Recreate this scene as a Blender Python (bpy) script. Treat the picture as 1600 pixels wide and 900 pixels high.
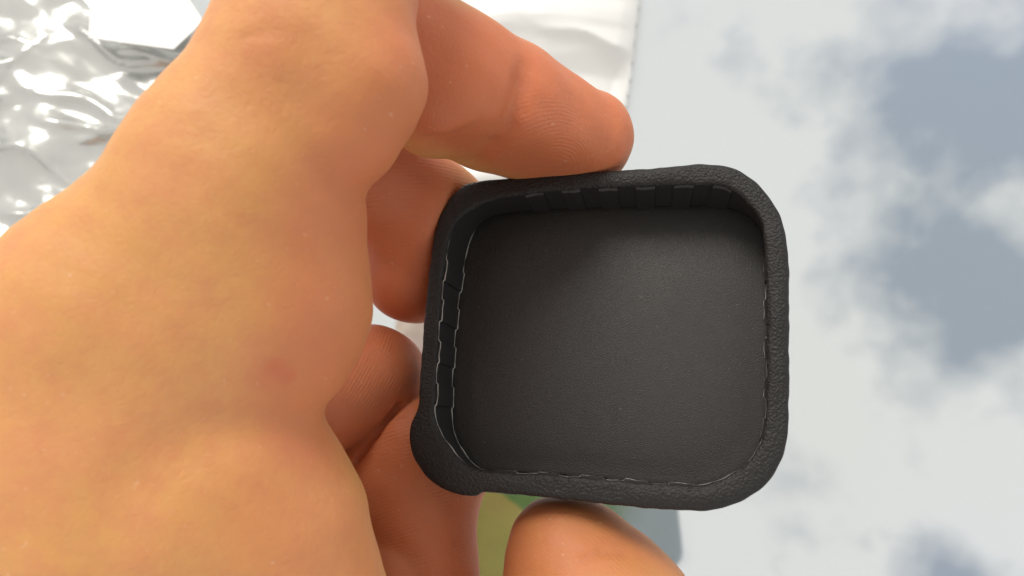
import bpy, math, random
import numpy as np
from mathutils import Vector, Matrix

for o in list(bpy.data.objects):
    bpy.data.objects.remove(o, do_unlink=True)
scene = bpy.context.scene
COL = scene.collection
MM = 0.001
rng = np.random.default_rng(7)
random.seed(7)

# ------------------------------------------------------------------ camera
F = 1386.0                                  # focal length in px of a 1600 px wide frame
TABLE_D = 215.0                             # mm along the optical axis to the tabletop
N_UP = np.array([0.079, 0.224, 1.0]); N_UP /= np.linalg.norm(N_UP)   # table normal in camera axes
XW = np.array([1., 0, 0]) - N_UP[0] * N_UP; XW /= np.linalg.norm(XW)
YW = np.cross(N_UP, XW)
R = np.array([XW, YW, N_UP])                # camera axes -> world axes
CAM_H = TABLE_D * N_UP[2]                   # mm above the table

def P(px, py, d):                           # point (mm, camera axes) seen at a pixel at depth d
    return np.array([(px - 800) / F * d, -(py - 450) / F * d, -d])

def to_world(p):                            # (n,3) mm camera axes -> metres world
    p = np.atleast_2d(p)
    return (p @ R.T + np.array([0, 0, CAM_H])) * MM

def on_table(px, py, z=0.0):                # point on the plane z mm above the table (mm, world axes)
    d = R @ np.array([(px - 800) / F, -(py - 450) / F, -1.0])
    s = (z - CAM_H) / d[2]
    return d * s + np.array([0, 0, CAM_H])

cd = bpy.data.cameras.new('camera')
cam = bpy.data.objects.new('camera', cd)
COL.objects.link(cam)
cd.sensor_width = 36
cd.lens = 36 * F / 1600
cd.clip_start = 0.005
cd.clip_end = 100
m4 = Matrix([list(R[0]) + [0], list(R[1]) + [0], list(R[2]) + [CAM_H * MM], [0, 0, 0, 1]])
cam.matrix_world = m4
cd.dof.use_dof = True
cd.dof.focus_distance = 0.106
cd.dof.aperture_fstop = 35
scene.camera = cam

# ------------------------------------------------------------------ sky and sun
SUN_DIR = np.array([-0.32, 0.70, 0.64]); SUN_DIR /= np.linalg.norm(SUN_DIR)   # world, towards the sun
elev = math.asin(SUN_DIR[2])
azim = math.atan2(SUN_DIR[0], SUN_DIR[1])
w = bpy.data.worlds.new('World'); scene.world = w
w.use_nodes = True
nt = w.node_tree; nt.nodes.clear()
def N(tree, typ, **kw):
    n = tree.nodes.new(typ)
    for k, v in kw.items():
        setattr(n, k, v)
    return n
out = N(nt, 'ShaderNodeOutputWorld'); bg = N(nt, 'ShaderNodeBackground')
bg.inputs['Strength'].default_value = 0.066
sky = N(nt, 'ShaderNodeTexSky'); sky.sky_type = 'NISHITA'
sky.sun_disc = False; sky.sun_elevation = elev; sky.sun_rotation = azim
sky.dust_density = 2.0
tc = N(nt, 'ShaderNodeTexCoord')
mp = N(nt, 'ShaderNodeMapping'); mp.inputs['Location'].default_value = (0.35, 0.2, 0.0)
def mirror_dir(px, py):                     # where the tabletop mirrors the sky to at a pixel
    v = R @ np.array([(px - 800) / F, -(py - 450) / F, -1.0]); v[2] = -v[2]
    return v / np.linalg.norm(v)
GAP = mirror_dir(1520, 160); GAP2 = mirror_dir(1540, 440); DARK_GAP = mirror_dir(1485, 960)     # openings in the cloud; the last is made up to mirror as a dark ellipse
nz = N(nt, 'ShaderNodeTexNoise'); nz.inputs['Scale'].default_value = 7.5
nz.inputs['Detail'].default_value = 6; nz.inputs['Roughness'].default_value = 0.6
cr = N(nt, 'ShaderNodeValToRGB')
cr.color_ramp.elements[0].position = 0.38; cr.color_ramp.elements[1].position = 0.63
cr.color_ramp.elements[0].color = (0.14, 0.14, 0.14, 1)
mixc = N(nt, 'ShaderNodeMix', data_type='RGBA')
mixc.inputs[7].default_value = (14.2, 13.6, 12.7, 1)
nt.links.new(tc.outputs['Generated'], mp.inputs['Vector'])
nt.links.new(mp.outputs[0], nz.inputs['Vector'])
vd = N(nt, 'ShaderNodeVectorMath', operation='DISTANCE')
vd.inputs[1].default_value = tuple(GAP)
nt.links.new(tc.outputs['Generated'], vd.inputs[0])
mr = N(nt, 'ShaderNodeMapRange', interpolation_type='SMOOTHSTEP')
mr.inputs['From Min'].default_value = 0.02; mr.inputs['From Max'].default_value = 0.21
mr.inputs['To Min'].default_value = -0.12; mr.inputs['To Max'].default_value = 0.17
vd2 = N(nt, 'ShaderNodeVectorMath', operation='DISTANCE'); vd2.inputs[1].default_value = tuple(GAP2)
nt.links.new(tc.outputs['Generated'], vd2.inputs[0])
mn = N(nt, 'ShaderNodeMath', operation='SMOOTH_MIN'); mn.inputs[2].default_value = 0.1
nt.links.new(vd.outputs['Value'], mn.inputs[0]); nt.links.new(vd2.outputs['Value'], mn.inputs[1])
vd3 = N(nt, 'ShaderNodeVectorMath', operation='DISTANCE'); vd3.inputs[1].default_value = tuple(DARK_GAP)
nt.links.new(tc.outputs['Generated'], vd3.inputs[0])
sc3 = N(nt, 'ShaderNodeMath', operation='MULTIPLY'); sc3.inputs[1].default_value = 1.7
nt.links.new(vd3.outputs['Value'], sc3.inputs[0])
mn2 = N(nt, 'ShaderNodeMath', operation='MINIMUM')
nt.links.new(mn.outputs[0], mn2.inputs[0]); nt.links.new(sc3.outputs[0], mn2.inputs[1])
nt.links.new(mn2.outputs[0], mr.inputs['Value'])
ad = N(nt, 'ShaderNodeMath', operation='ADD')
nt.links.new(nz.outputs['Fac'], ad.inputs[0]); nt.links.new(mr.outputs[0], ad.inputs[1])
nt.links.new(ad.outputs[0], cr.inputs[0])
nt.links.new(cr.outputs[0], mixc.inputs[0])
tint = N(nt, 'ShaderNodeMix', data_type='RGBA', blend_type='MULTIPLY'); tint.inputs[0].default_value = 1
tint.inputs[7].default_value = (0.80, 0.97, 1.3, 1)
nt.links.new(sky.outputs[0], tint.inputs[6]); nt.links.new(tint.outputs[2], mixc.inputs[6])
nt.links.new(mixc.outputs[2], bg.inputs['Color'])
nt.links.new(bg.outputs[0], out.inputs[0])

sl = bpy.data.lights.new('sun', 'SUN'); sl.energy = 2.0; sl.angle = math.radians(26)
sl.color = (1.0, 0.95, 0.87)
sun = bpy.data.objects.new('sun', sl); COL.objects.link(sun)
sun.rotation_euler = Vector(-SUN_DIR).to_track_quat('-Z', 'Y').to_euler()
sun.location = (-0.4, 0.5, 0.8)

scene.view_settings.view_transform = 'Standard'
scene.view_settings.look = 'None'
scene.view_settings.exposure = 0.3
scene.view_settings.gamma = 1
scene.render.engine = 'CYCLES'

# ------------------------------------------------------------------ helpers
def tag(o, label=None, cat=None, group=None, kind=None):
    if label: o['label'] = label
    if cat: o['category'] = cat
    if group: o['group'] = group
    if kind: o['kind'] = kind
    return o

def mesh_obj(name, verts, faces, mats, parent=None, smooth=True, face_mat=None):
    me = bpy.data.meshes.new(name)
    me.from_pydata([tuple(v) for v in verts], [], [tuple(int(i) for i in f) for f in faces])
    me.update()
    for m in (mats if isinstance(mats, (list, tuple)) else [mats]):
        me.materials.append(m)
    if smooth:
        me.polygons.foreach_set('use_smooth', [True] * len(me.polygons))
    if face_mat is not None:
        me.polygons.foreach_set('material_index', [int(i) for i in face_mat])
    o = bpy.data.objects.new(name, me)
    COL.objects.link(o)
    if parent is not None:
        o.parent = parent
    return o

def set_attr(o, name, arr):
    a = o.data.attributes.new(name, 'FLOAT', 'POINT')
    a.data.foreach_set('value', np.asarray(arr, dtype=np.float32))

def new_mat(name):
    m = bpy.data.materials.new(name); m.use_nodes = True
    t = m.node_tree
    b = t.nodes['Principled BSDF']
    return m, t, b

def math_node(t, op, a, b=None):
    n = N(t, 'ShaderNodeMath', operation=op)
    for i, v in enumerate((a, b)):
        if v is None: continue
        if isinstance(v, (int, float)): n.inputs[i].default_value = v
        else: t.links.new(v, n.inputs[i])
    return n.outputs[0]

def noise(t, vec, scale, detail=2, rough=0.5, dist=0.0):
    n = N(t, 'ShaderNodeTexNoise')
    n.inputs['Scale'].default_value = scale
    n.inputs['Detail'].default_value = detail
    n.inputs['Roughness'].default_value = rough
    n.inputs['Distortion'].default_value = dist
    t.links.new(vec, n.inputs['Vector'])
    return n.outputs['Fac']

def ramp(t, fac, stops):
    n = N(t, 'ShaderNodeValToRGB')
    e = n.color_ramp.elements
    e[0].position, e[0].color = stops[0][0], stops[0][1]
    e[1].position, e[1].color = stops[1][0], stops[1][1]
    for p, c in stops[2:]:
        x = e.new(p); x.color = c
    t.links.new(fac, n.inputs[0])
    return n.outputs[0]

def mixcol(t, fac, a, b):
    n = N(t, 'ShaderNodeMix', data_type='RGBA')
    if isinstance(fac, (int, float)): n.inputs[0].default_value = fac
    else: t.links.new(fac, n.inputs[0])
    for idx, v in ((6, a), (7, b)):
        if isinstance(v, tuple): n.inputs[idx].default_value = v
        else: t.links.new(v, n.inputs[idx])
    return n.outputs[2]

def bump(t, height, dist, strength=1.0, normal=None):
    n = N(t, 'ShaderNodeBump')
    n.inputs['Distance'].default_value = dist
    n.inputs['Strength'].default_value = strength
    t.links.new(height, n.inputs['Height'])
    if normal is not None: t.links.new(normal, n.inputs['Normal'])
    return n.outputs[0]

def objcoord(t):
    return N(t, 'ShaderNodeTexCoord').outputs['Object']

def attr(t, name):
    return N(t, 'ShaderNodeAttribute', attribute_name=name).outputs['Fac']

# ------------------------------------------------------------------ materials
def mat_table():
    m, t, b = new_mat('glossy_tabletop')
    oc = objcoord(t)
    big = noise(t, oc, 6.0, 3, 0.5)
    col = ramp(t, big, [(0.40, (0.27, 0.325, 0.34, 1)), (0.60, (0.28, 0.335, 0.385, 1))])
    # greenery under the glass shows as an olive patch
    vd = N(t, 'ShaderNodeVectorMath', operation='DISTANCE'); t.links.new(oc, vd.inputs[0])
    vd.inputs[1].default_value = tuple(on_table(770, 860) * MM)
    dd = math_node(t, 'ADD', vd.outputs['Value'], math_node(t, 'MULTIPLY', noise(t, oc, 60, 3, 0.6), 0.03))
    gm = N(t, 'ShaderNodeMapRange', interpolation_type='SMOOTHSTEP'); t.links.new(dd, gm.inputs['Value'])
    gm.inputs['From Min'].default_value = 0.03; gm.inputs['From Max'].default_value = 0.058
    gm.inputs['To Min'].default_value = 1.0; gm.inputs['To Max'].default_value = 0.0
    col = mixcol(t, gm.outputs[0], col, mixcol(t, noise(t, oc, 150, 3, 0.6), (0.05, 0.12, 0.02, 1), (0.12, 0.20, 0.05, 1)))
    dust = ramp(t, noise(t, oc, 900, 3, 0.6), [(0.60, (0, 0, 0, 1)), (0.78, (1, 1, 1, 1))])
    haze = noise(t, oc, 45, 4, 0.6)
    col = mixcol(t, math_node(t, 'MULTIPLY', dust, 0.12), col, (0.6, 0.6, 0.57, 1))
    vs = N(t, 'ShaderNodeTexVoronoi'); vs.inputs['Scale'].default_value = 70; t.links.new(oc, vs.inputs['Vector'])
    sp = ramp(t, vs.outputs['Distance'], [(0.018, (1, 1, 1, 1)), (0.035, (0, 0, 0, 1))])
    col = mixcol(t, math_node(t, 'MULTIPLY', sp, 0.7), col, (0.08, 0.07, 0.06, 1))
    t.links.new(col, b.inputs['Base Color'])
    b.inputs['Roughness'].default_value = 0.5
    b.inputs['Specular IOR Level'].default_value = 0.2
    gl = N(t, 'ShaderNodeBsdfGlossy')
    gl.inputs['Color'].default_value = (0.97, 0.98, 1, 1)
    t.links.new(math_node(t, 'MULTIPLY', haze, 0.06), gl.inputs['Roughness'])
    fr = N(t, 'ShaderNodeFresnel'); fr.inputs['IOR'].default_value = 4.8
    mx = N(t, 'ShaderNodeMixShader')
    t.links.new(fr.outputs[0], mx.inputs[0])
    t.links.new(b.outputs[0], mx.inputs[1]); t.links.new(gl.outputs[0], mx.inputs[2])
    t.links.new(mx.outputs[0], t.nodes['Material Output'].inputs[0])
    return m

def mat_skin():
    m, t, b = new_mat('skin')
    oc = objcoord(t)
    mott = noise(t, oc, 130, 4, 0.6)
    mott2 = noise(t, oc, 38, 3, 0.5)
    base = mixcol(t, mott2, (0.56, 0.275, 0.080, 1), (0.63, 0.305, 0.125, 1))
    base = mixcol(t, math_node(t, 'MULTIPLY', ramp(t, mott, [(0.42, (0, 0, 0, 1)), (0.70, (1, 1, 1, 1))]), 0.42),
                  base, (0.63, 0.24, 0.12, 1))
    base = mixcol(t, attr(t, 'red'), base, (0.54, 0.15, 0.07, 1))
    speck = ramp(t, noise(t, oc, 1300, 2, 0.5), [(0.70, (0, 0, 0, 1)), (0.78, (1, 1, 1, 1))])
    base = mixcol(t, math_node(t, 'MULTIPLY', speck, 0.35), base, (0.75, 0.5, 0.36, 1))
    fine = noise(t, oc, 520, 4, 0.65)
    base = mixcol(t, math_node(t, 'MULTIPLY', ramp(t, fine, [(0.42, (0, 0, 0, 1)), (0.66, (1, 1, 1, 1))]), 0.22), base, (0.50, 0.18, 0.09, 1))
    base = mixcol(t, attr(t, 'crease_shade'), base, (0.40, 0.10, 0.05, 1))
    t.links.new(base, b.inputs['Base Color'])
    b.inputs['Roughness'].default_value = 0.54
    b.inputs['Specular IOR Level'].default_value = 0.36
    b.inputs['Subsurface Weight'].default_value = 0.35
    b.inputs['Subsurface Radius'].default_value = (1.0, 0.32, 0.16)
    b.inputs['Subsurface Scale'].default_value = 0.003
    # fingerprint ridges
    ph = attr(t, 'phase'); am = attr(t, 'ridge')
    wob = noise(t, oc, 900, 2, 0.5)
    s = math_node(t, 'SINE', math_node(t, 'ADD', math_node(t, 'MULTIPLY', ph, 2 * math.pi / 0.44),
                                       math_node(t, 'MULTIPLY', wob, 5.0)))
    brk = noise(t, oc, 330, 3, 0.6)
    s = math_node(t, 'MULTIPLY', math_node(t, 'MULTIPLY', s, am), ramp(t, brk, [(0.40, (0.05, 0.05, 0.05, 1)), (0.62, (1, 1, 1, 1))]))
    n1 = bump(t, s, 0.00006, 0.42)
    # pores and fine skin lines
    v = N(t, 'ShaderNodeTexVoronoi', feature='DISTANCE_TO_EDGE'); v.inputs['Scale'].default_value = 1050
    t.links.new(oc, v.inputs['Vector'])
    vv = ramp(t, v.outputs['Distance'], [(0.0, (0, 0, 0, 1)), (0.22, (1, 1, 1, 1))])
    n2 = bump(t, vv, 0.00003, 0.5, n1)
    n3 = bump(t, noise(t, oc, 420, 5, 0.65), 0.0004, 0.38, n2)
    t.links.new(n3, b.inputs['Normal'])
    return m

def mat_rubber(name, base, rough, grain, dist, spec=0.5):
    m, t, b = new_mat(name)
    oc = objcoord(t)
    g1 = noise(t, oc, grain, 5, 0.62)
    v = N(t, 'ShaderNodeTexVoronoi', feature='SMOOTH_F1'); v.inputs['Scale'].default_value = grain * 1.25
    t.links.new(oc, v.inputs['Vector'])
    h = math_node(t, 'ADD', math_node(t, 'MULTIPLY', g1, 0.8), v.outputs['Distance'])
    t.links.new(bump(t, h, dist, 0.8), b.inputs['Normal'])
    var = noise(t, oc, 90, 3, 0.55)
    col = mixcol(t, var, tuple(c * 0.8 for c in base) + (1,), tuple(c * 1.25 for c in base) + (1,))
    dust = ramp(t, noise(t, oc, 1500, 2, 0.5), [(0.73, (0, 0, 0, 1)), (0.80, (1, 1, 1, 1))])
    col = mixcol(t, math_node(t, 'MULTIPLY', dust, 0.35), col, (0.16, 0.15, 0.14, 1))
    t.links.new(col, b.inputs['Base Color'])
    b.inputs['Roughness'].default_value = rough
    b.inputs['Specular IOR Level'].default_value = spec
    return m

def mat_film(name, base, metallic, rough, trans):
    m, t, b = new_mat(name)
    oc = objcoord(t)
    b.inputs['Base Color'].default_value = base + (1,)
    b.inputs['Metallic'].default_value = metallic
    b.inputs['Roughness'].default_value = rough
    n1 = bump(t, noise(t, oc, 90, 2, 0.5, 0.8), 0.0010, 0.10)
    t.links.new(n1, b.inputs['Normal'])
    if trans > 0:
        tr = N(t, 'ShaderNodeBsdfTransparent'); tr.inputs[0].default_value = (0.96, 0.97, 0.96, 1)
        mx = N(t, 'ShaderNodeMixShader'); mx.inputs[0].default_value = trans
        t.links.new(b.outputs[0], mx.inputs[1]); t.links.new(tr.outputs[0], mx.inputs[2])
        t.links.new(mx.outputs[0], t.nodes['Material Output'].inputs[0])
    return m

M_TABLE = mat_table()
M_SKIN = mat_skin()
M_RIM = mat_rubber('grained_black_rubber', (0.020, 0.019, 0.019), 0.44, 2900, 0.00016, 0.23)
M_FLOOR = mat_rubber('matte_black_rubber', (0.015, 0.0135, 0.012), 0.40, 9500, 0.00005, 0.5)
M_WALL = mat_rubber('smooth_black_rubber', (0.022, 0.021, 0.022), 0.45, 900, 0.00002, 0.35)
M_EDGE = mat_rubber('pale_grey_edge', (0.33, 0.32, 0.30), 0.5, 1500, 0.00003, 0.5)
M_FOIL = mat_film('silver_film', (0.62, 0.63, 0.615), 0.62, 0.22, 0.36)
M_BAG = mat_film('white_film', (0.74, 0.75, 0.74), 0.0, 0.25, 0.12)
def mat_paper():
    m, t, b = new_mat('white_paper')
    b.inputs['Base Color'].default_value = (0.86, 0.86, 0.85, 1)
    b.inputs['Roughness'].default_value = 0.6
    t.links.new(bump(t, noise(t, objcoord(t), 1500, 3), 0.00003, 0.5), b.inputs['Normal'])
    return m
M_PAPER = mat_paper()

# ------------------------------------------------------------------ tabletop
def make_table():
    s, th = 0.9, 0.008
    v = [(-s, -s, 0), (s, -s, 0), (s, s, 0), (-s, s, 0), (-s, -s, -th), (s, -s, -th), (s, s, -th), (-s, s, -th)]
    f = [(0, 1, 2, 3), (7, 6, 5, 4), (0, 4, 5, 1), (1, 5, 6, 2), (2, 6, 7, 3), (3, 7, 4, 0)]
    o = mesh_obj('tabletop', v, f, M_TABLE, smooth=False)
    tag(o, kind='structure', label='pale glossy tabletop reflecting the cloudy sky')
make_table()

# ------------------------------------------------------------------ crumpled film
def smooth_noise2(x, y, seed, n=14):
    r = np.random.default_rng(seed)
    s = np.zeros_like(x)
    for _ in range(n):
        a = r.uniform(0, 2 * np.pi); k = r.uniform(0.6, 1.6)
        s += np.sin((np.cos(a) * x + np.sin(a) * y) * k + r.uniform(0, 6.28))
    return s / n

def crumple(x, y, seed, cell, amp):         # piecewise planar facets: random tilted planes per Voronoi cell, folded
    r = np.random.default_rng(seed)
    h = np.zeros_like(x)
    for lvl in range(3):
        c = cell / (1.9 ** lvl); a = amp / (2.3 ** lvl)
        n = 3
        for _ in range(n):
            th = r.uniform(0, np.pi); k = r.uniform(0.6, 1.4) / c
            wx = x + 0.22 * c * smooth_noise2(x / c * 1.3, y / c * 1.3, int(r.integers(1e6)), 6) * 3
            wy = y + 0.22 * c * smooth_noise2(x / c * 1.3 + 9, y / c * 1.3, int(r.integers(1e6)), 6) * 3
            u = (np.cos(th) * wx + np.sin(th) * wy) * k + r.uniform(0, 1)
            tri = np.abs((u % 1) - 0.5) * 2
            h += a * tri / n * 1.6
    return h

def poly_inside_dist(px, py, poly):         # signed distance (positive inside) to a polygon
    n = len(poly); best = np.full(px.shape, 1e9); inside = np.zeros(px.shape, bool)
    for i in range(n):
        a = poly[i]; b = poly[(i + 1) % n]
        e = b - a; wx = px - a[0]; wy = py - a[1]
        tt = np.clip((wx * e[0] + wy * e[1]) / (e @ e), 0, 1)
        best = np.minimum(best, np.hypot(wx - e[0] * tt, wy - e[1] * tt))
        c = ((a[1] > py) != (b[1] > py)) & (px < (b[0] - a[0]) * (py - a[1]) / (b[1] - a[1] + 1e-12) + a[0])
        inside ^= c
    return np.where(inside, best, -best)

def film_bag(name, pix, height, cell, amp, seed, mat, label, cat, step=0.7, z0=0.4, folds=0):
    poly = np.array([on_table(x, y)[:2] for x, y in pix])
    lo = poly.min(0) - 2; hi = poly.max(0) + 2
    nx = int((hi[0] - lo[0]) / step) + 1; ny = int((hi[1] - lo[1]) / step) + 1
    gx, gy = np.meshgrid(lo[0] + np.arange(nx) * step, lo[1] + np.arange(ny) * step, indexing='ij')
    jag = 0.25 * smooth_noise2(gx / 4, gy / 4, seed + 5, 8)
    d = poly_inside_dist(gx, gy, poly) + jag
    e = np.clip(d / 14.0, 0, 1)
    puff = height * np.sqrt(np.clip(1 - (1 - e) ** 2, 0, 1))
    cz = crumple(gx + 0.3 * gy, gy * 1.7, seed, cell, amp)
    cz = cz - cz.mean()
    r_ = np.random.default_rng(seed + 9)
    for _ in range(folds):                  # long sharp folds, mostly lying across the bag
        fx, fy = r_.uniform(lo[0], hi[0]), r_.uniform(lo[1], hi[1])
        th = r_.normal(0.05, 0.35); ln = r_.uniform(8, 22); A = r_.uniform(1.2, 3.4); wd = r_.uniform(0.8, 2.4)
        u = (gx - fx) * np.cos(th) + (gy - fy) * np.sin(th); v = -(gx - fx) * np.sin(th) + (gy - fy) * np.cos(th)
        v = v + r_.uniform(-0.02, 0.02) * u ** 2 + 0.8 * np.sin(u * 0.35 + fx)
        side = np.where(v > 0, wd * r_.uniform(1.5, 3.0), wd * 0.6)
        cz = cz + A * np.exp(-np.abs(v) / side) * np.exp(-(u / ln) ** 4)
    top = z0 + 0.8 + puff * (0.85 + 0.2 * smooth_noise2(gx / 18, gy / 18, seed + 2)) + cz * np.clip(d / 5, 0.05, 1)
    top = np.maximum(np.minimum(top, 12.5 + 0.1 * cz), z0 + 0.3)
    keep = d > 0
    idx = -np.ones(gx.shape, int); idx[keep] = np.arange(keep.sum())
    nv = int(keep.sum())
    v_top = np.stack([gx[keep], gy[keep], top[keep]], 1)
    v_bot = np.stack([gx[keep], gy[keep], np.full(nv, z0)], 1)
    q = np.stack([idx[:-1, :-1], idx[1:, :-1], idx[1:, 1:], idx[:-1, 1:]], -1).reshape(-1, 4)
    q = q[(q >= 0).all(1)]
    faces = [tuple(a) for a in q] + [tuple(a[::-1] + nv) for a in q]
    ed = {}
    for a in q:
        for i in range(4):
            k = (a[i], a[(i + 1) % 4]); ed[k] = 1
    for (a, b_) in list(ed):
        if (b_, a) not in ed:
            faces.append((b_, a, a + nv, b_ + nv))
    V = np.concatenate([v_top, v_bot]) * MM
    o = mesh_obj(name, V, faces, mat)
    tag(o, label, cat)
    return o

film_bag('plastic_bag', [(-160, -140), (150, -150), (230, -40), (345, 60), (330, 180), (250, 300), (120, 470), (-160, 560)],
         6, 46, 3.4, 11, M_FOIL, 'crumpled silvery see-through plastic bag under the white paper slip', 'bag', step=0.6, folds=34)
film_bag('plastic_bag', [(560, -130), (960, -150), (1000, 0), (985, 130), (970, 225), (900, 285), (720, 296), (560, 270), (520, 60)],
         5, 75, 4.0, 23, M_BAG, 'smooth bright white plastic bag behind the bent index finger', 'bag', folds=7)

def paper_slip():
    pix = [(138, 58), (272, 78), (318, 34), (292, -6), (262, -70), (150, -80)]
    zt = 13.6
    base = np.array([on_table(x, y, zt) for x, y in pix])
    c = base.mean(0)
    V = []; Fc = []
    rings = 8
    for layer in (0, 1):
        for r_ in range(rings + 1):
            f = r_ / rings
            for p in base:
                q = c + (p - c) * f
                q = q.copy(); q[2] = zt - 0.25 * layer + 0.35 * math.sin(q[0] * 0.09) + 0.004 * (q[1] - c[1]) ** 2 * 0.6
                V.append(q * MM)
    n = len(base); off = (rings + 1) * n
    for layer in (0, 1):
        for r_ in range(rings):
            for i in range(n):
                a = layer * off + r_ * n + i; b_ = layer * off + r_ * n + (i + 1) % n
                q = (a, a + n, b_ + n, b_)
                Fc.append(q if layer == 1 else q[::-1])
    for i in range(n):
        a = rings * n + i; b_ = rings * n + (i + 1) % n
        Fc.append((a, b_, b_ + off, a + off))
    o = mesh_obj('paper_slip', V, Fc, M_PAPER, smooth=False)
    tag(o, 'blank white paper slip lying on the crumpled silvery bag', 'paper')
paper_slip()

# ------------------------------------------------------------------ black rubber cap
CAP_N = np.array([-0.19, 0.25, 0.95]); CAP_N /= np.linalg.norm(CAP_N)
CAP_C = P(945, 525, 105)
CAP_U = np.array([1., 0, 0]) - CAP_N[0] * CAP_N; CAP_U /= np.linalg.norm(CAP_U)
CAP_V = np.cross(CAP_N, CAP_U)
def cap_px(px, py, wofs=0.0):               # pixel -> (u, v) mm on the cap plane moved wofs along its normal
    r = np.array([(px - 800) / F, -(py - 450) / F, -1.0])
    c = CAP_C + CAP_N * wofs
    q = r * ((c @ CAP_N) / (r @ CAP_N)) - CAP_C
    return q @ CAP_U, q @ CAP_V
def cap_pt(u, v, w_):                       # cap coordinates -> camera mm
    return CAP_C + np.outer(u, CAP_U) + np.outer(v, CAP_V) + np.outer(w_, CAP_N)

def closed_polar(pts, n, center):           # Catmull-Rom through pts, resampled by angle round the centre
    p = np.array(pts); k = len(p); dense = []
    for i in range(k):
        p0, p1, p2, p3 = p[i - 1], p[i], p[(i + 1) % k], p[(i + 2) % k]
        t = np.linspace(0, 1, 24, endpoint=False)[:, None]
        dense.append(0.5 * (2 * p1 + (p2 - p0) * t + (2 * p0 - 5 * p1 + 4 * p2 - p3) * t ** 2 + (3 * p1 - p0 - 3 * p2 + p3) * t ** 3))
    d = np.concatenate(dense) - center
    a = np.arctan2(d[:, 1], d[:, 0]); rr = np.hypot(d[:, 0], d[:, 1])
    o = np.argsort(a); a = a[o]; rr = rr[o]
    return np.interp(A0 + np.linspace(0, 2 * np.pi, n, endpoint=False), a, rr, period=2 * np.pi)

NA = 720
A0 = -2.43                                  # rings start at the thick lower left corner
outer_px = [(742, 282), (800, 276), (860, 270), (930, 266), (1000, 262), (1060, 257), (1105, 254), (1150, 262), (1192, 292), (1221, 338),
            (1232, 390), (1234, 450), (1234, 540), (1234, 620), (1229, 695), (1207, 745), (1165, 780), (1110, 797), (1040, 796),
            (960, 789), (880, 780), (800, 772), (758, 769), (748, 771), (738, 775), (700, 768), (662, 742), (641, 705), (639, 668), (650, 640), (653, 610),
            (657, 550), (661, 500), (668, 430), (678, 360), (696, 316), (716, 293)]
inner_px = [(768, 312), (830, 301), (900, 294), (1000, 290), (1080, 287), (1132, 290), (1168, 315), (1189, 345), (1196, 400), (1198, 500),
            (1198, 620), (1191, 685), (1163, 726), (1112, 754), (1050, 757), (950, 749), (850, 741), (770, 736), (733, 728), (698, 692),
            (679, 650), (680, 600), (684, 520), (692, 430), (702, 370), (722, 336)]
floor_px = [(790, 333), (860, 327), (950, 324), (1050, 322), (1120, 322), (1165, 335), (1190, 365), (1198, 420), (1201, 500),
            (1201, 620), (1192, 685), (1163, 728), (1112, 756), (1050, 758), (950, 749), (850, 741), (775, 736), (743, 727), (716, 690),
            (707, 650), (708, 580), (715, 490), (726, 415), (738, 370), (758, 344)]
H_IN = 7.0
ang = A0 + np.linspace(0, 2 * np.pi, NA, endpoint=False)
ANGX = np.append(ang, A0 + 2 * np.pi)
ca, sa = np.cos(ang), np.sin(ang)
ctr = np.array(cap_px(945, 525))
r_out = closed_polar([cap_px(*p) for p in outer_px], NA, ctr)
r_in = closed_polar([cap_px(*p) for p in inner_px], NA, ctr)
ctr_f = np.array(cap_px(952, 538, -H_IN))
r_fl = closed_polar([cap_px(*p, -H_IN) for p in floor_px], NA, ctr_f)
def ring(c, r, w_):
    return np.stack([c[0] + r * ca, c[1] + r * sa, np.full(NA, w_) if np.isscalar(w_) else w_], 1)
# slight unevenness of the moulded rim
wob = 0.06 * np.sin(ang * 23 + 1) + 0.05 * np.sin(ang * 41 + 2) + 0.05 * np.sin(ang * 67)
rimw = 0.10 * np.sin(ang * 5 + 1) + 0.05 * np.sin(ang * 17)
def lerp(a, b, t): return a * (1 - t) + b * t

cap_root = bpy.data.objects.new('lens_cap', None)
COL.objects.link(cap_root)
base_pt = to_world(cap_pt(np.array([ctr[0]]), np.array([ctr[1]]), np.array([-9.5])))[0]
cap_root.location = base_pt
tag(cap_root, 'square black rubber lens cap with rounded corners held open side up', 'cap')

def cap_mesh(name, rings, mat, close_end=False, face_mat=None, mats=None):
    V = np.concatenate([cap_pt(r[:, 0], r[:, 1], r[:, 2]) for r in rings])
    n = len(rings); Fc = []; FM = []
    for k in range(n - 1):
        for i in range(NA):
            j = (i + 1) % NA
            Fc.append((k * NA + i, k * NA + j, (k + 1) * NA + j, (k + 1) * NA + i))
            FM.append(0 if face_mat is None else face_mat(k, i))
    Vw = to_world(V)
    if close_end:
        Vw = np.concatenate([Vw, Vw[-NA:].mean(0)[None]])
        c = len(Vw) - 1
        for i in range(NA):
            Fc.append(((n - 1) * NA + i, (n - 1) * NA + (i + 1) % NA, c)); FM.append(0)
    o = mesh_obj(name, Vw - base_pt, Fc, mats or mat, cap_root, face_mat=FM)
    return o

d_rim = r_out - r_in
ro = r_out + wob * 0.4
ri = r_in + wob * 0.5
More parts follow.
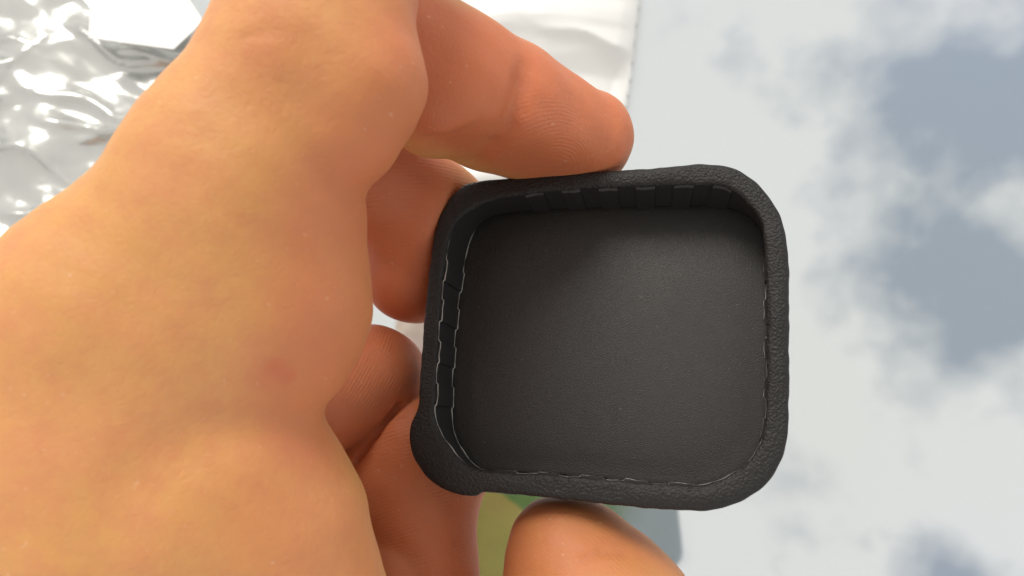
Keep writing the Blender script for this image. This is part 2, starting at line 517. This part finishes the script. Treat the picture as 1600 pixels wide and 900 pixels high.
# shell: back plate, outer wall and rim
shell = [ring(ctr_f, r_fl * 0.03, -9.4), ring(ctr_f, r_fl * 0.5, -9.4), ring(ctr_f, r_fl * 0.94, -9.4), ring(ctr_f, r_fl * 1.0 + 0.5, -9.0),
         ring(ctr_f, r_fl + 1.1, -8.0)]
for t_ in (0.15, 0.4, 0.65, 0.85):
    shell.append(lerp(ring(ctr_f, r_fl + 1.1, -8.0), ring(ctr, ro - 0.15, -1.2 + 0 * ro), t_))
shell += [ring(ctr, ro - 0.05, -1.1), ring(ctr, ro, -0.7), ring(ctr, ro - 0.10, -0.32)]
for q in range(1, 10):                      # rounded rim top
    f = q / 10
    shell.append(ring(ctr, lerp(ro - 0.10, ri + 0.10, f), -0.32 + 0.30 * math.sin(math.pi * f) ** 0.4 + rimw * math.sin(math.pi * f)))
shell += [ring(ctr, ri + 0.04, -0.36), ring(ctr, ri + 0.0, -0.55)]
left_mask = lambda i: 1
cap_mesh('rim', shell, M_RIM)
# inner wall with a thin pale line at the top edge and at the foot
wall_t = ring(ctr, ri, -0.53)
wall_b = ring(ctr_f, r_fl, -H_IN + 0.02)
wall = [wall_t, lerp(wall_t, wall_b, 0.03), lerp(wall_t, wall_b, 0.06), lerp(wall_t, wall_b, 0.12)] + [lerp(wall_t, wall_b, f) for f in (0.3, 0.5, 0.7, 0.86, 0.95)] + [wall_b]
cap_mesh('inner_wall', wall, M_WALL)
# floor, very slightly dished
fl = [ring(ctr_f, r_fl + 0.3, -H_IN - 0.1), ring(ctr_f, r_fl - 0.25, -H_IN), ring(ctr_f, r_fl * 0.96, -H_IN - 0.02)]
for f in (0.88, 0.75, 0.6, 0.45, 0.3, 0.15, 0.03):
    fl.append(ring(ctr_f, r_fl * f, -H_IN - 0.02 + 0.35 * (1 - f ** 2)))
cap_mesh('floor', fl, M_FLOOR, close_end=True)

# grip ribs on the inner wall: low raised pads
def arc_positions(period):
    x = ctr[0] + ri * ca; y = ctr[1] + ri * sa
    s = np.concatenate([[0], np.cumsum(np.hypot(np.diff(np.append(x, x[0])), np.diff(np.append(y, y[0]))))])
    return s
S_ARC = arc_positions(5)
TOT = S_ARC[-1]
def grip_rib(s0, s1, proud):
    aa = np.interp(np.linspace(s0, s1, 9) % TOT, S_ARC, ANGX)
    def surf(a, f, inset):
        rt = np.interp(a, ang, ri, period=2 * np.pi); rb = np.interp(a, ang, r_fl, period=2 * np.pi)
        u = lerp(ctr[0] + (rt - inset) * np.cos(a), ctr_f[0] + (rb - inset) * np.cos(a), f)
        v = lerp(ctr[1] + (rt - inset) * np.sin(a), ctr_f[1] + (rb - inset) * np.sin(a), f)
        return u, v, -0.53 * (1 - f) + (-H_IN) * f
    fs = [0.0, 0.04, 0.5, 1.0]; ins = [0.0, proud, proud, proud]
    V = []
    for f, i_ in zip(fs, ins):
        prof = np.full(9, i_); prof[0] = prof[-1] = -0.15; prof[1] = prof[-2] = i_
        a2 = aa.copy(); a2[0] = aa[0] ; a2[1] = aa[0] + (aa[1] - aa[0]) * 0.12
        a2[-2] = aa[-1] - (aa[-1] - aa[-2]) * 0.12
        for a, inset in zip(a2, prof):
            u, v, w_ = surf(a, f, inset)
            V.append(cap_pt(np.array([u]), np.array([v]), np.array([w_]))[0])
    Fc = []
    for k in range(len(fs) - 1):
        for i in range(8):
            Fc.append((k * 9 + i, k * 9 + i + 1, (k + 1) * 9 + i + 1, (k + 1) * 9 + i))
    return mesh_obj('grip_rib', to_world(np.array(V)) - base_pt, Fc, M_WALL, cap_root, smooth=False)

def s_at(px, py):
    u, v = cap_px(px, py)
    return np.interp(A0 + (math.atan2(v - ctr[1], u - ctr[0]) - A0) % (2 * np.pi), ANGX, S_ARC)
PER = 5.0
RIBS = []
for (p0, p1) in (((699, 405), (684, 665)), ((790, 305), (1150, 290)), ((1197, 375), (1198, 690)), ((770, 736), (1120, 755))):
    a_, b_ = s_at(*p0), s_at(*p1)
    if abs(b_ - a_) > TOT / 2:
        if a_ < b_: a_ += TOT
        else: b_ += TOT
    lo_, hi_ = min(a_, b_), max(a_, b_)
    k = int(round((hi_ - lo_) / PER)); p = (hi_ - lo_) / k
    for i in range(k):
        RIBS.append((lo_ + i * p, lo_ + i * p + p * 0.52))
        grip_rib(lo_ + i * p, lo_ + i * p + p * 0.52, 0.24)

# thin pale edge lines following the ribs (left and bottom sides)
def pale_line(p0, p1, f, rad, top):
    a_, b_ = s_at(*p0), s_at(*p1)
    if abs(b_ - a_) > TOT / 2:
        if a_ < b_: a_ += TOT
        else: b_ += TOT
    lo_, hi_ = min(a_, b_), max(a_, b_)
    n = int((hi_ - lo_) / 0.16)
    ss = np.linspace(lo_, hi_, n)
    inset = np.zeros(n)
    for (x, y) in RIBS:
        for sh in (-TOT, 0, TOT):
            inset = np.maximum(inset, 0.24 * np.clip(np.minimum(ss - x - sh, y + sh - ss) / 0.15 + 0.5, 0, 1))
    a = np.interp(ss % TOT, S_ARC, ANGX)
    rt = np.interp(a, ang, ri, period=2 * np.pi); rb = np.interp(a, ang, r_fl, period=2 * np.pi)
    jit = np.convolve(rng.normal(0, 0.05, n + 8), np.ones(9) / 9, 'valid')
    u = lerp(ctr[0] + (rt - inset) * np.cos(a), ctr_f[0] + (rb - inset) * np.cos(a), f) + jit
    v = lerp(ctr[1] + (rt - inset) * np.sin(a), ctr_f[1] + (rb - inset) * np.sin(a), f) + jit
    w_ = np.full(n, -0.53 * (1 - f) - H_IN * f)
    c = cap_pt(u, v, w_)
    rads = rad * (0.6 + 0.4 * np.sin(ss * 1.7) * np.sin(ss * 0.6 + 1)) * np.clip(np.minimum(ss - lo_, hi_ - ss) / 2.0, 0.1, 1)
    tan = np.gradient(c, axis=0); tan /= np.linalg.norm(tan, axis=1)[:, None]
    e1 = np.tile(CAP_N, (n, 1)); e2 = np.cross(tan, e1); e2 /= np.linalg.norm(e2, axis=1)[:, None]
    V = []; Fc = []
    for k in range(5):
        t_ = 2 * np.pi * k / 5
        V.append(c + (e1 * math.cos(t_) + e2 * math.sin(t_)) * rads[:, None])
    V = np.stack(V, 1).reshape(-1, 3)
    for i in range(n - 1):
        for k in range(5):
            Fc.append((i * 5 + k, i * 5 + (k + 1) % 5, (i + 1) * 5 + (k + 1) % 5, (i + 1) * 5 + k))
    o = mesh_obj('edge_line', to_world(V) - base_pt, Fc, M_EDGE, cap_root)
    o['label'] = 'thin pale line along the inner edge'
pale_line((707, 372), (730, 722), 0.0, 0.10, True)
pale_line((725, 338), (745, 732), 0.97, 0.13, False)
pale_line((775, 736), (1160, 727), 0.05, 0.06, True)
pale_line((1163, 726), (1196, 400), 0.05, 0.05, True)

# ------------------------------------------------------------------ phone that takes the picture (mirrored dark in the tabletop)
def make_phone():
    def slab(x0, x1, y0, y1, z0, z1, r, name, mat, parent):
        pts = []
        for cx, cy, a0 in ((x1 - r, y1 - r, 0), (x0 + r, y1 - r, 90), (x0 + r, y0 + r, 180), (x1 - r, y0 + r, 270)):
            for k in range(9):
                a = math.radians(a0 + k * 90 / 8); pts.append((cx + r * math.cos(a), cy + r * math.sin(a)))
        n = len(pts); V = []
        cx, cy = (x0 + x1) / 2, (y0 + y1) / 2
        for z, f in ((z0, 0.97), (z0 + 0.8, 1.0), (z1 - 0.8, 1.0), (z1, 0.97)):
            V += [np.array([cx + (x - cx) * f, cy + (y - cy) * f, z]) for x, y in pts]
        Fc = [tuple(range(n))[::-1], tuple(range(3 * n, 4 * n))]
        for k in range(3):
            Fc += [(k * n + i, k * n + (i + 1) % n, (k + 1) * n + (i + 1) % n, (k + 1) * n + i) for i in range(n)]
        return mesh_obj(name, to_world(np.array(V)) - org, Fc, mat, parent, smooth=False)
    org = to_world(np.array([[0, 0, 6.0]]))[0]
    root = bpy.data.objects.new('smartphone', None); COL.objects.link(root); root.location = org
    m, t, b = new_mat('dark_phone_glass')
    b.inputs['Base Color'].default_value = (0.02, 0.022, 0.025, 1); b.inputs['Roughness'].default_value = 0.25
    slab(-36, 114, -37, 37, 6.0, 14.0, 9, 'body', m, root)
    slab(8, 13, -4, 4, 5.2, 6.2, 2, 'flash', M_PAPER, root)
    tag(root, 'dark phone held over the table, mirrored in the tabletop', 'phone')
make_phone()

# ------------------------------------------------------------------ hand: smooth field of rounded cones, meshed by surface nets
def cone(p, a, b, ra, rb):
    ba = b - a; L2 = ba @ ba
    pa = p - a
    t = np.clip((pa @ ba) / L2, 0, 1)
    q = pa - t[:, None] * ba
    return np.sqrt((q * q).sum(1)) - (ra + (rb - ra) * t)

def smin(a, b, k):
    h = np.clip(0.5 + 0.5 * (b - a) / k, 0, 1)
    return b + (a - b) * h - k * h * (1 - h)
def smax(a, b, k):
    return -smin(-a, -b, k)

def S(px, py, d, rpx):                      # sphere given as seen: pixel centre, depth, pixel radius
    return P(px, py, d), rpx * d / F

GROUPS = []                                 # (k between groups, [(A, B, k inside)])
def chain(kgroup, kin, *sph):
    seg = []
    for i in range(len(sph) - 1):
        (a, ra), (b, rb) = sph[i], sph[i + 1]
        seg.append((a, b, ra, rb))
    GROUPS.append((kgroup, kin, seg))

# back of the hand, thumb base and web (nearest to the camera)
chain(4.0, 4.0, S(560, -140, 89, 138), S(502, 8, 84, 116), S(470, 90, 83, 134), S(362, 255, 83, 143), S(176, 486, 85, 156), S(-40, 800, 90, 210), S(-330, 1250, 100, 300), S(-700, 1900, 120, 330))
chain(7.0, 5.0, S(412, 360, 85, 148), S(410, 470, 86, 152), S(392, 530, 87, 150))
chain(9.0, 5.0, S(280, 470, 87, 120), S(262, 640, 88, 122))
chain(1.8, 4.0, S(368, 726, 87, 146), S(408, 820, 88, 152), S(440, 960, 89, 150), S(520, 1130, 92, 165))
chain(9.0, 6.0, S(170, 560, 87, 170), S(190, 800, 88, 210), S(120, 1050, 92, 260), S(-300, 1350, 102, 280))
chain(1.8, 3.0, S(545, -100, 87, 90), S(537, 0, 84, 100), S(548, 130, 82, 108), S(530, 205, 82, 96))
# index: middle and end joints
chain(0.5, 1.5, S(560, -150, 92, 138), S(556, 30, 98, 116), S(702, 132, 103, 115), S(790, 172, 107, 104), S(848, 198, 111, 93), S(912, 214, 114, 77))
chain(2.5, 1.5, S(770, 216, 110, 58), S(840, 222, 112, 58), S(915, 226, 114, 58))
# middle finger behind the cap
chain(1.0, 3.0, S(400, 250, 108, 95), S(540, 255, 116, 100), S(676, 345, 121, 88), S(646, 425, 121, 80))
# ring finger curling down
chain(0.8, 2.0, S(300, 560, 108, 120), S(470, 620, 115, 100), S(578, 594, 119, 88))
chain(0.25, 1.5, S(570, 770, 120, 90), S(666, 715, 119, 103), S(650, 778, 117, 97), S(654, 902, 115.5, 91), S(640, 1040, 112, 84))
chain(0.25, 1.0, S(612, 906, 111.8, 68), S(600, 1010, 110, 72))
# little finger tucked below, and the palm that carries the fingers
chain(3.0, 4.0, S(100, 620, 104, 180), S(150, 900, 106, 200), S(330, 1000, 108, 120), S(520, 1080, 112, 80))
# thumb: runs below the frame and turns up to the cap
chain(4.0, 3.0, S(520, 1130, 92, 165), S(740, 1270, 97, 140), S(960, 1240, 102, 125), S(970, 1090, 105, 148), S(928, 962, 107, 146), S(888, 868, 108, 97))

GROOVES = []
CAP_POLY = np.stack([ctr[0] + r_out * ca, ctr[1] + r_out * sa], 1)[::6]
def cap_solid(p):                           # distance-like field of the cap's outer body
    q = p - CAP_C
    u, v, w_ = q @ CAP_U, q @ CAP_V, q @ CAP_N
    a = np.arctan2(v - ctr[1], u - ctr[0]); r = np.hypot(u - ctr[0], v - ctr[1])
    taper = np.clip(-w_ / 9.0, 0, 1) * 0.6
    dr = r - (np.interp(a, ang, r_out, period=2 * np.pi) - taper)
    dw = np.maximum(w_ - 16.0, -9.4 - w_)
    return np.maximum(dr, dw)

def hand_sdf(p, center=None, rad=None):
    d = None
    for kg, kin, seg in GROUPS:
        g = None
        for (a, b, ra, rb) in seg:
            if center is not None and cone(center[None], a, b, ra, rb)[0] > rad * 1.2 + 10: continue
            c = cone(p, a, b, ra, rb)
            g = c if g is None else smin(g, c, kin)
        if g is None: continue
        d = g if d is None else smin(d, g, kg)
    if d is None: return np.full(len(p), 50.0)
    # soft unevenness of flesh
    d = d + 0.16 * np.sin(p[:, 0] * 0.33 + 1.3 * np.sin(p[:, 1] * 0.21)) * np.sin(p[:, 1] * 0.29 + 0.7) + 0.07 * np.sin(p[:, 0] * 0.8 + p[:, 1] * 0.5) * np.sin(p[:, 1] * 0.9 - p[:, 2] * 0.6)
    for a, b, r, k in GROOVES:
        if center is not None and cone(center[None], a, b, r, r)[0] > rad + 6: continue
        d = smax(d, -cone(p, a, b, r, r), k)
    if center is None or np.linalg.norm(center - CAP_C) < 60:
        d = smax(d, -(cap_solid(p) + 0.45), 2.0)
    return d

def surf(px, py):                           # point of the hand's surface seen at a pixel
    d = 60.0
    for _ in range(90):
        d += 0.75 * float(hand_sdf(P(px, py, d)[None])[0])
        if d > 140: break
    return P(px, py, d)
def crease_line(pts, r, k, depth=0.0):
    q = [surf(*p) for p in pts]
    q = [a + a / np.linalg.norm(a) * depth for a in q]
    return [(q[i], q[i + 1], r, k) for i in range(len(q) - 1)]
NEW = []
NEW += crease_line([(558, 722), (574, 700), (590, 680), (608, 655), (622, 632)], 0.38, 0.6, 0.5)
NEW += crease_line([(822, 105), (816, 130), (806, 165), (790, 200), (768, 228), (738, 256)], 0.03, 2.4)
NEW += crease_line([(380, 58), (430, 50)], 0.01, 0.8)
NEW += crease_line([(905, 876), (940, 862), (975, 866)], 0.06, 0.9)
GROOVES = NEW

def surface_nets(h, lo, hi, B=14):
    nb = np.ceil((hi - lo) / (h * B)).astype(int)
    bi = np.stack(np.meshgrid(*[np.arange(n) for n in nb], indexing='ij'), -1).reshape(-1, 3)
    half = h * B / 2
    cen = lo + (bi * B) * h + half
    dc = hand_sdf(cen)
    act = bi[np.abs(dc) < half * 1.75 + 2.5]
    g = np.arange(B + 1)
    loc = np.stack(np.meshgrid(g, g, g, indexing='ij'), -1).reshape(-1, 3)
    keys, verts, quads_raw = [], [], []
    BIG = 1 << 20
    def key(i): return (i[..., 0].astype(np.int64) * 4096 + i[..., 1]) * 4096 + i[..., 2]
    corners = [(x, y, z) for x in (0, 1) for y in (0, 1) for z in (0, 1)]
    edges = [(a, b) for a in range(8) for b in range(a + 1, 8) if sum(abs(np.array(corners[a]) - np.array(corners[b]))) == 1]
    for blk in act:
        base = blk * B
        p = lo + (base + loc) * h
        c = lo + base * h + half
        d = hand_sdf(p, c, half * 1.74).reshape(B + 1, B + 1, B + 1)
        if d.min() > 0 or d.max() < 0: continue
        cs = np.stack([d[x:B + x, y:B + y, z:B + z] for x, y, z in corners], -1)
        inside = cs < 0
        cross = inside.any(-1) & ~inside.all(-1)
        ci = np.argwhere(cross)
        if len(ci) == 0: continue
        v = cs[cross]
        acc = np.zeros((len(ci), 3)); cnt = np.zeros(len(ci))
        for a, b in edges:
            da, db = v[:, a], v[:, b]
            m = (da < 0) != (db < 0)
            t = np.where(m, da / np.where(m, da - db, 1), 0)
            pa, pb = np.array(corners[a], float), np.array(corners[b], float)
            acc += np.where(m[:, None], pa + (pb - pa) * t[:, None], 0); cnt += m
        verts.append(lo + (base + ci + acc / cnt[:, None]) * h)
        keys.append(key(base + ci))
        # grid edges owned by this block
        for ax in range(3):
            sl0 = [slice(0, B)] * 3; sl1 = [slice(0, B)] * 3
            sl1[ax] = slice(1, B + 1)
            a_, b_ = d[tuple(sl0)] < 0, d[tuple(sl1)] < 0
            e = np.argwhere(a_ != b_)
            if len(e) == 0: continue
            flip = a_[a_ != b_]
            o1, o2 = (ax + 1) % 3, (ax + 2) % 3
            gi = base + e
            def sh(s1, s2):
                q = gi.copy(); q[:, o1] += s1; q[:, o2] += s2; return key(q)
            q = np.stack([sh(-1, -1), sh(0, -1), sh(0, 0), sh(-1, 0)], 1)
            q[~flip] = q[~flip][:, ::-1]
            quads_raw.append(q)
    K = np.concatenate(keys); V = np.concatenate(verts); Q = np.concatenate(quads_raw)
    o = np.argsort(K); Ks = K[o]
    pos = np.searchsorted(Ks, Q.ravel()); pos = np.clip(pos, 0, len(Ks) - 1)
    ok = (Ks[pos] == Q.ravel()).reshape(Q.shape).all(1)
    idx = o[pos].reshape(Q.shape)[ok]
    return V, idx

allp = np.array([x for _, _, seg in GROUPS for (a, b, ra, rb) in seg for x in (a - ra, a + ra, b - rb, b + rb)])
HV, HQ = surface_nets(0.42, allp.min(0) - 3, allp.max(0) + 3)
def relax(V, Q, it, lam):
    for _ in range(it):
        acc = np.zeros_like(V); cnt = np.zeros(len(V))
        for i in range(4):
            j = (i + 1) % 4
            np.add.at(acc, Q[:, i], V[Q[:, j]]); np.add.at(cnt, Q[:, i], 1)
            np.add.at(acc, Q[:, j], V[Q[:, i]]); np.add.at(cnt, Q[:, j], 1)
        V = V + lam * (acc / np.maximum(cnt, 1)[:, None] - V)
    return V
HV = relax(HV, HQ, 1, 0.45)

def hand_object():
    o = mesh_obj('hand', to_world(HV), HQ, M_SKIN)
    def near(c, r, soft):
        d = np.linalg.norm(HV - c, axis=1)
        return np.clip((r + soft - d) / soft, 0, 1)
    def seg_d(a, b): return cone(HV, a, b, 0, 0)
    def sstep(x): x = np.clip(x, 0, 1); return x * x * (3 - 2 * x)
    red = np.zeros(len(HV))  # flushed fingers and pads, plus shade reddened in along bulge and web edges
    for a, b, r, s, wt in ((P(660, 90, 90), P(900, 210, 108), 7, 5, 0.85), (P(800, 240, 102), P(900, 250, 103), 3, 6, 0.5),
                           (P(560, 260, 117), P(646, 425, 121), 9, 5, 0.85), (P(470, 620, 115), P(600, 600, 119), 9, 5, 0.8),
                           (P(600, 600, 119), P(655, 790, 116), 10, 5, 0.75), (P(655, 800, 116), P(650, 1000, 112), 9, 5, 0.75),
                           (P(640, 120, 82), P(560, 300, 82), 4, 7, 0.7), (P(560, 320, 80), P(520, 640, 82), 4, 7, 0.6),
                           (surf(425, 590), surf(505, 630), 0.4, 3.4, 0.6), (surf(432, 574), surf(450, 590), 0.2, 2.4, 0.85), (P(890, 862, 108), P(960, 1000, 106), 8, 5, 0.5),
                           (P(430, 45, 71), P(400, 120, 71), 1.5, 5, 0.25), (P(480, 820, 78), P(560, 900, 80), 3, 8, 0.35)):
        red = np.maximum(red, wt * sstep((r + s - seg_d(a, b)) / s))
    crease_shade = np.zeros(len(HV))
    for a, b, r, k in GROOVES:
        crease_shade = np.maximum(crease_shade, sstep((r + 0.30 - seg_d(a, b)) / 0.35) * min(0.30, r * 0.8))  # dark tint painted into the grooves, standing in for crease shade
    ridge = np.zeros(len(HV)); phase = np.zeros(len(HV))
    def pad(a, b, r, s, fn, amp):
        nonlocal ridge, phase
        wgt = amp * sstep((r + s - seg_d(a, b)) / s)
        use = wgt > ridge
        ph = fn(HV)
        phase = np.where(use, ph, phase); ridge = np.maximum(ridge, wgt)
    core = surf(880, 255)
    pad(surf(850, 225), surf(900, 235), 3.2, 5, lambda v: np.sqrt(((v - core) ** 2 * np.array([0.7, 1.35, 0.4])).sum(1) + 2) + 0.03 * v[:, 0] ** 2, 1.0)
    pad(P(660, 100, 88), P(760, 180, 96), 6, 4, lambda v: v[:, 0] * 0.95 - v[:, 1] * 0.3 + 0.4 * np.sin(v[:, 1] * 0.4), 0.15)
    pad(P(600, 290, 113), P(690, 340, 113), 6, 4, lambda v: v[:, 0] * 0.45 + v[:, 1] * 0.9 + 0.02 * v[:, 0] ** 2, 1.0)
    pad(P(640, 420, 113), P(650, 450, 113), 5, 4, lambda v: v[:, 0] * 0.8 + v[:, 1] * 0.6, 0.35)
    pad(P(560, 600, 110), P(620, 590, 111), 5, 5, lambda v: v[:, 0] * 0.97 + v[:, 1] * 0.2 + 0.03 * v[:, 1] ** 2, 0.95)
    pad(P(620, 720, 108), P(680, 800, 108), 6, 4, lambda v: v[:, 1] * 0.95 + v[:, 0] * 0.25 + 0.02 * v[:, 0] ** 2, 1.0)
    pad(P(620, 900, 107), P(680, 940, 107), 6, 4, lambda v: v[:, 1] * 0.8 + v[:, 0] * 0.5, 0.4)
    pad(surf(850, 840), surf(950, 880), 5, 5, lambda v: v[:, 0] * 0.3 + v[:, 1] + 0.02 * v[:, 0] ** 2, 0.35)
    set_attr(o, 'red', red); set_attr(o, 'crease_shade', crease_shade); set_attr(o, 'ridge', ridge); set_attr(o, 'phase', phase)
    tag(o, 'bare hand pinching the black cap between bent index finger and thumb', 'hand')
    return o
hand_object()
print('hand verts', len(HV))
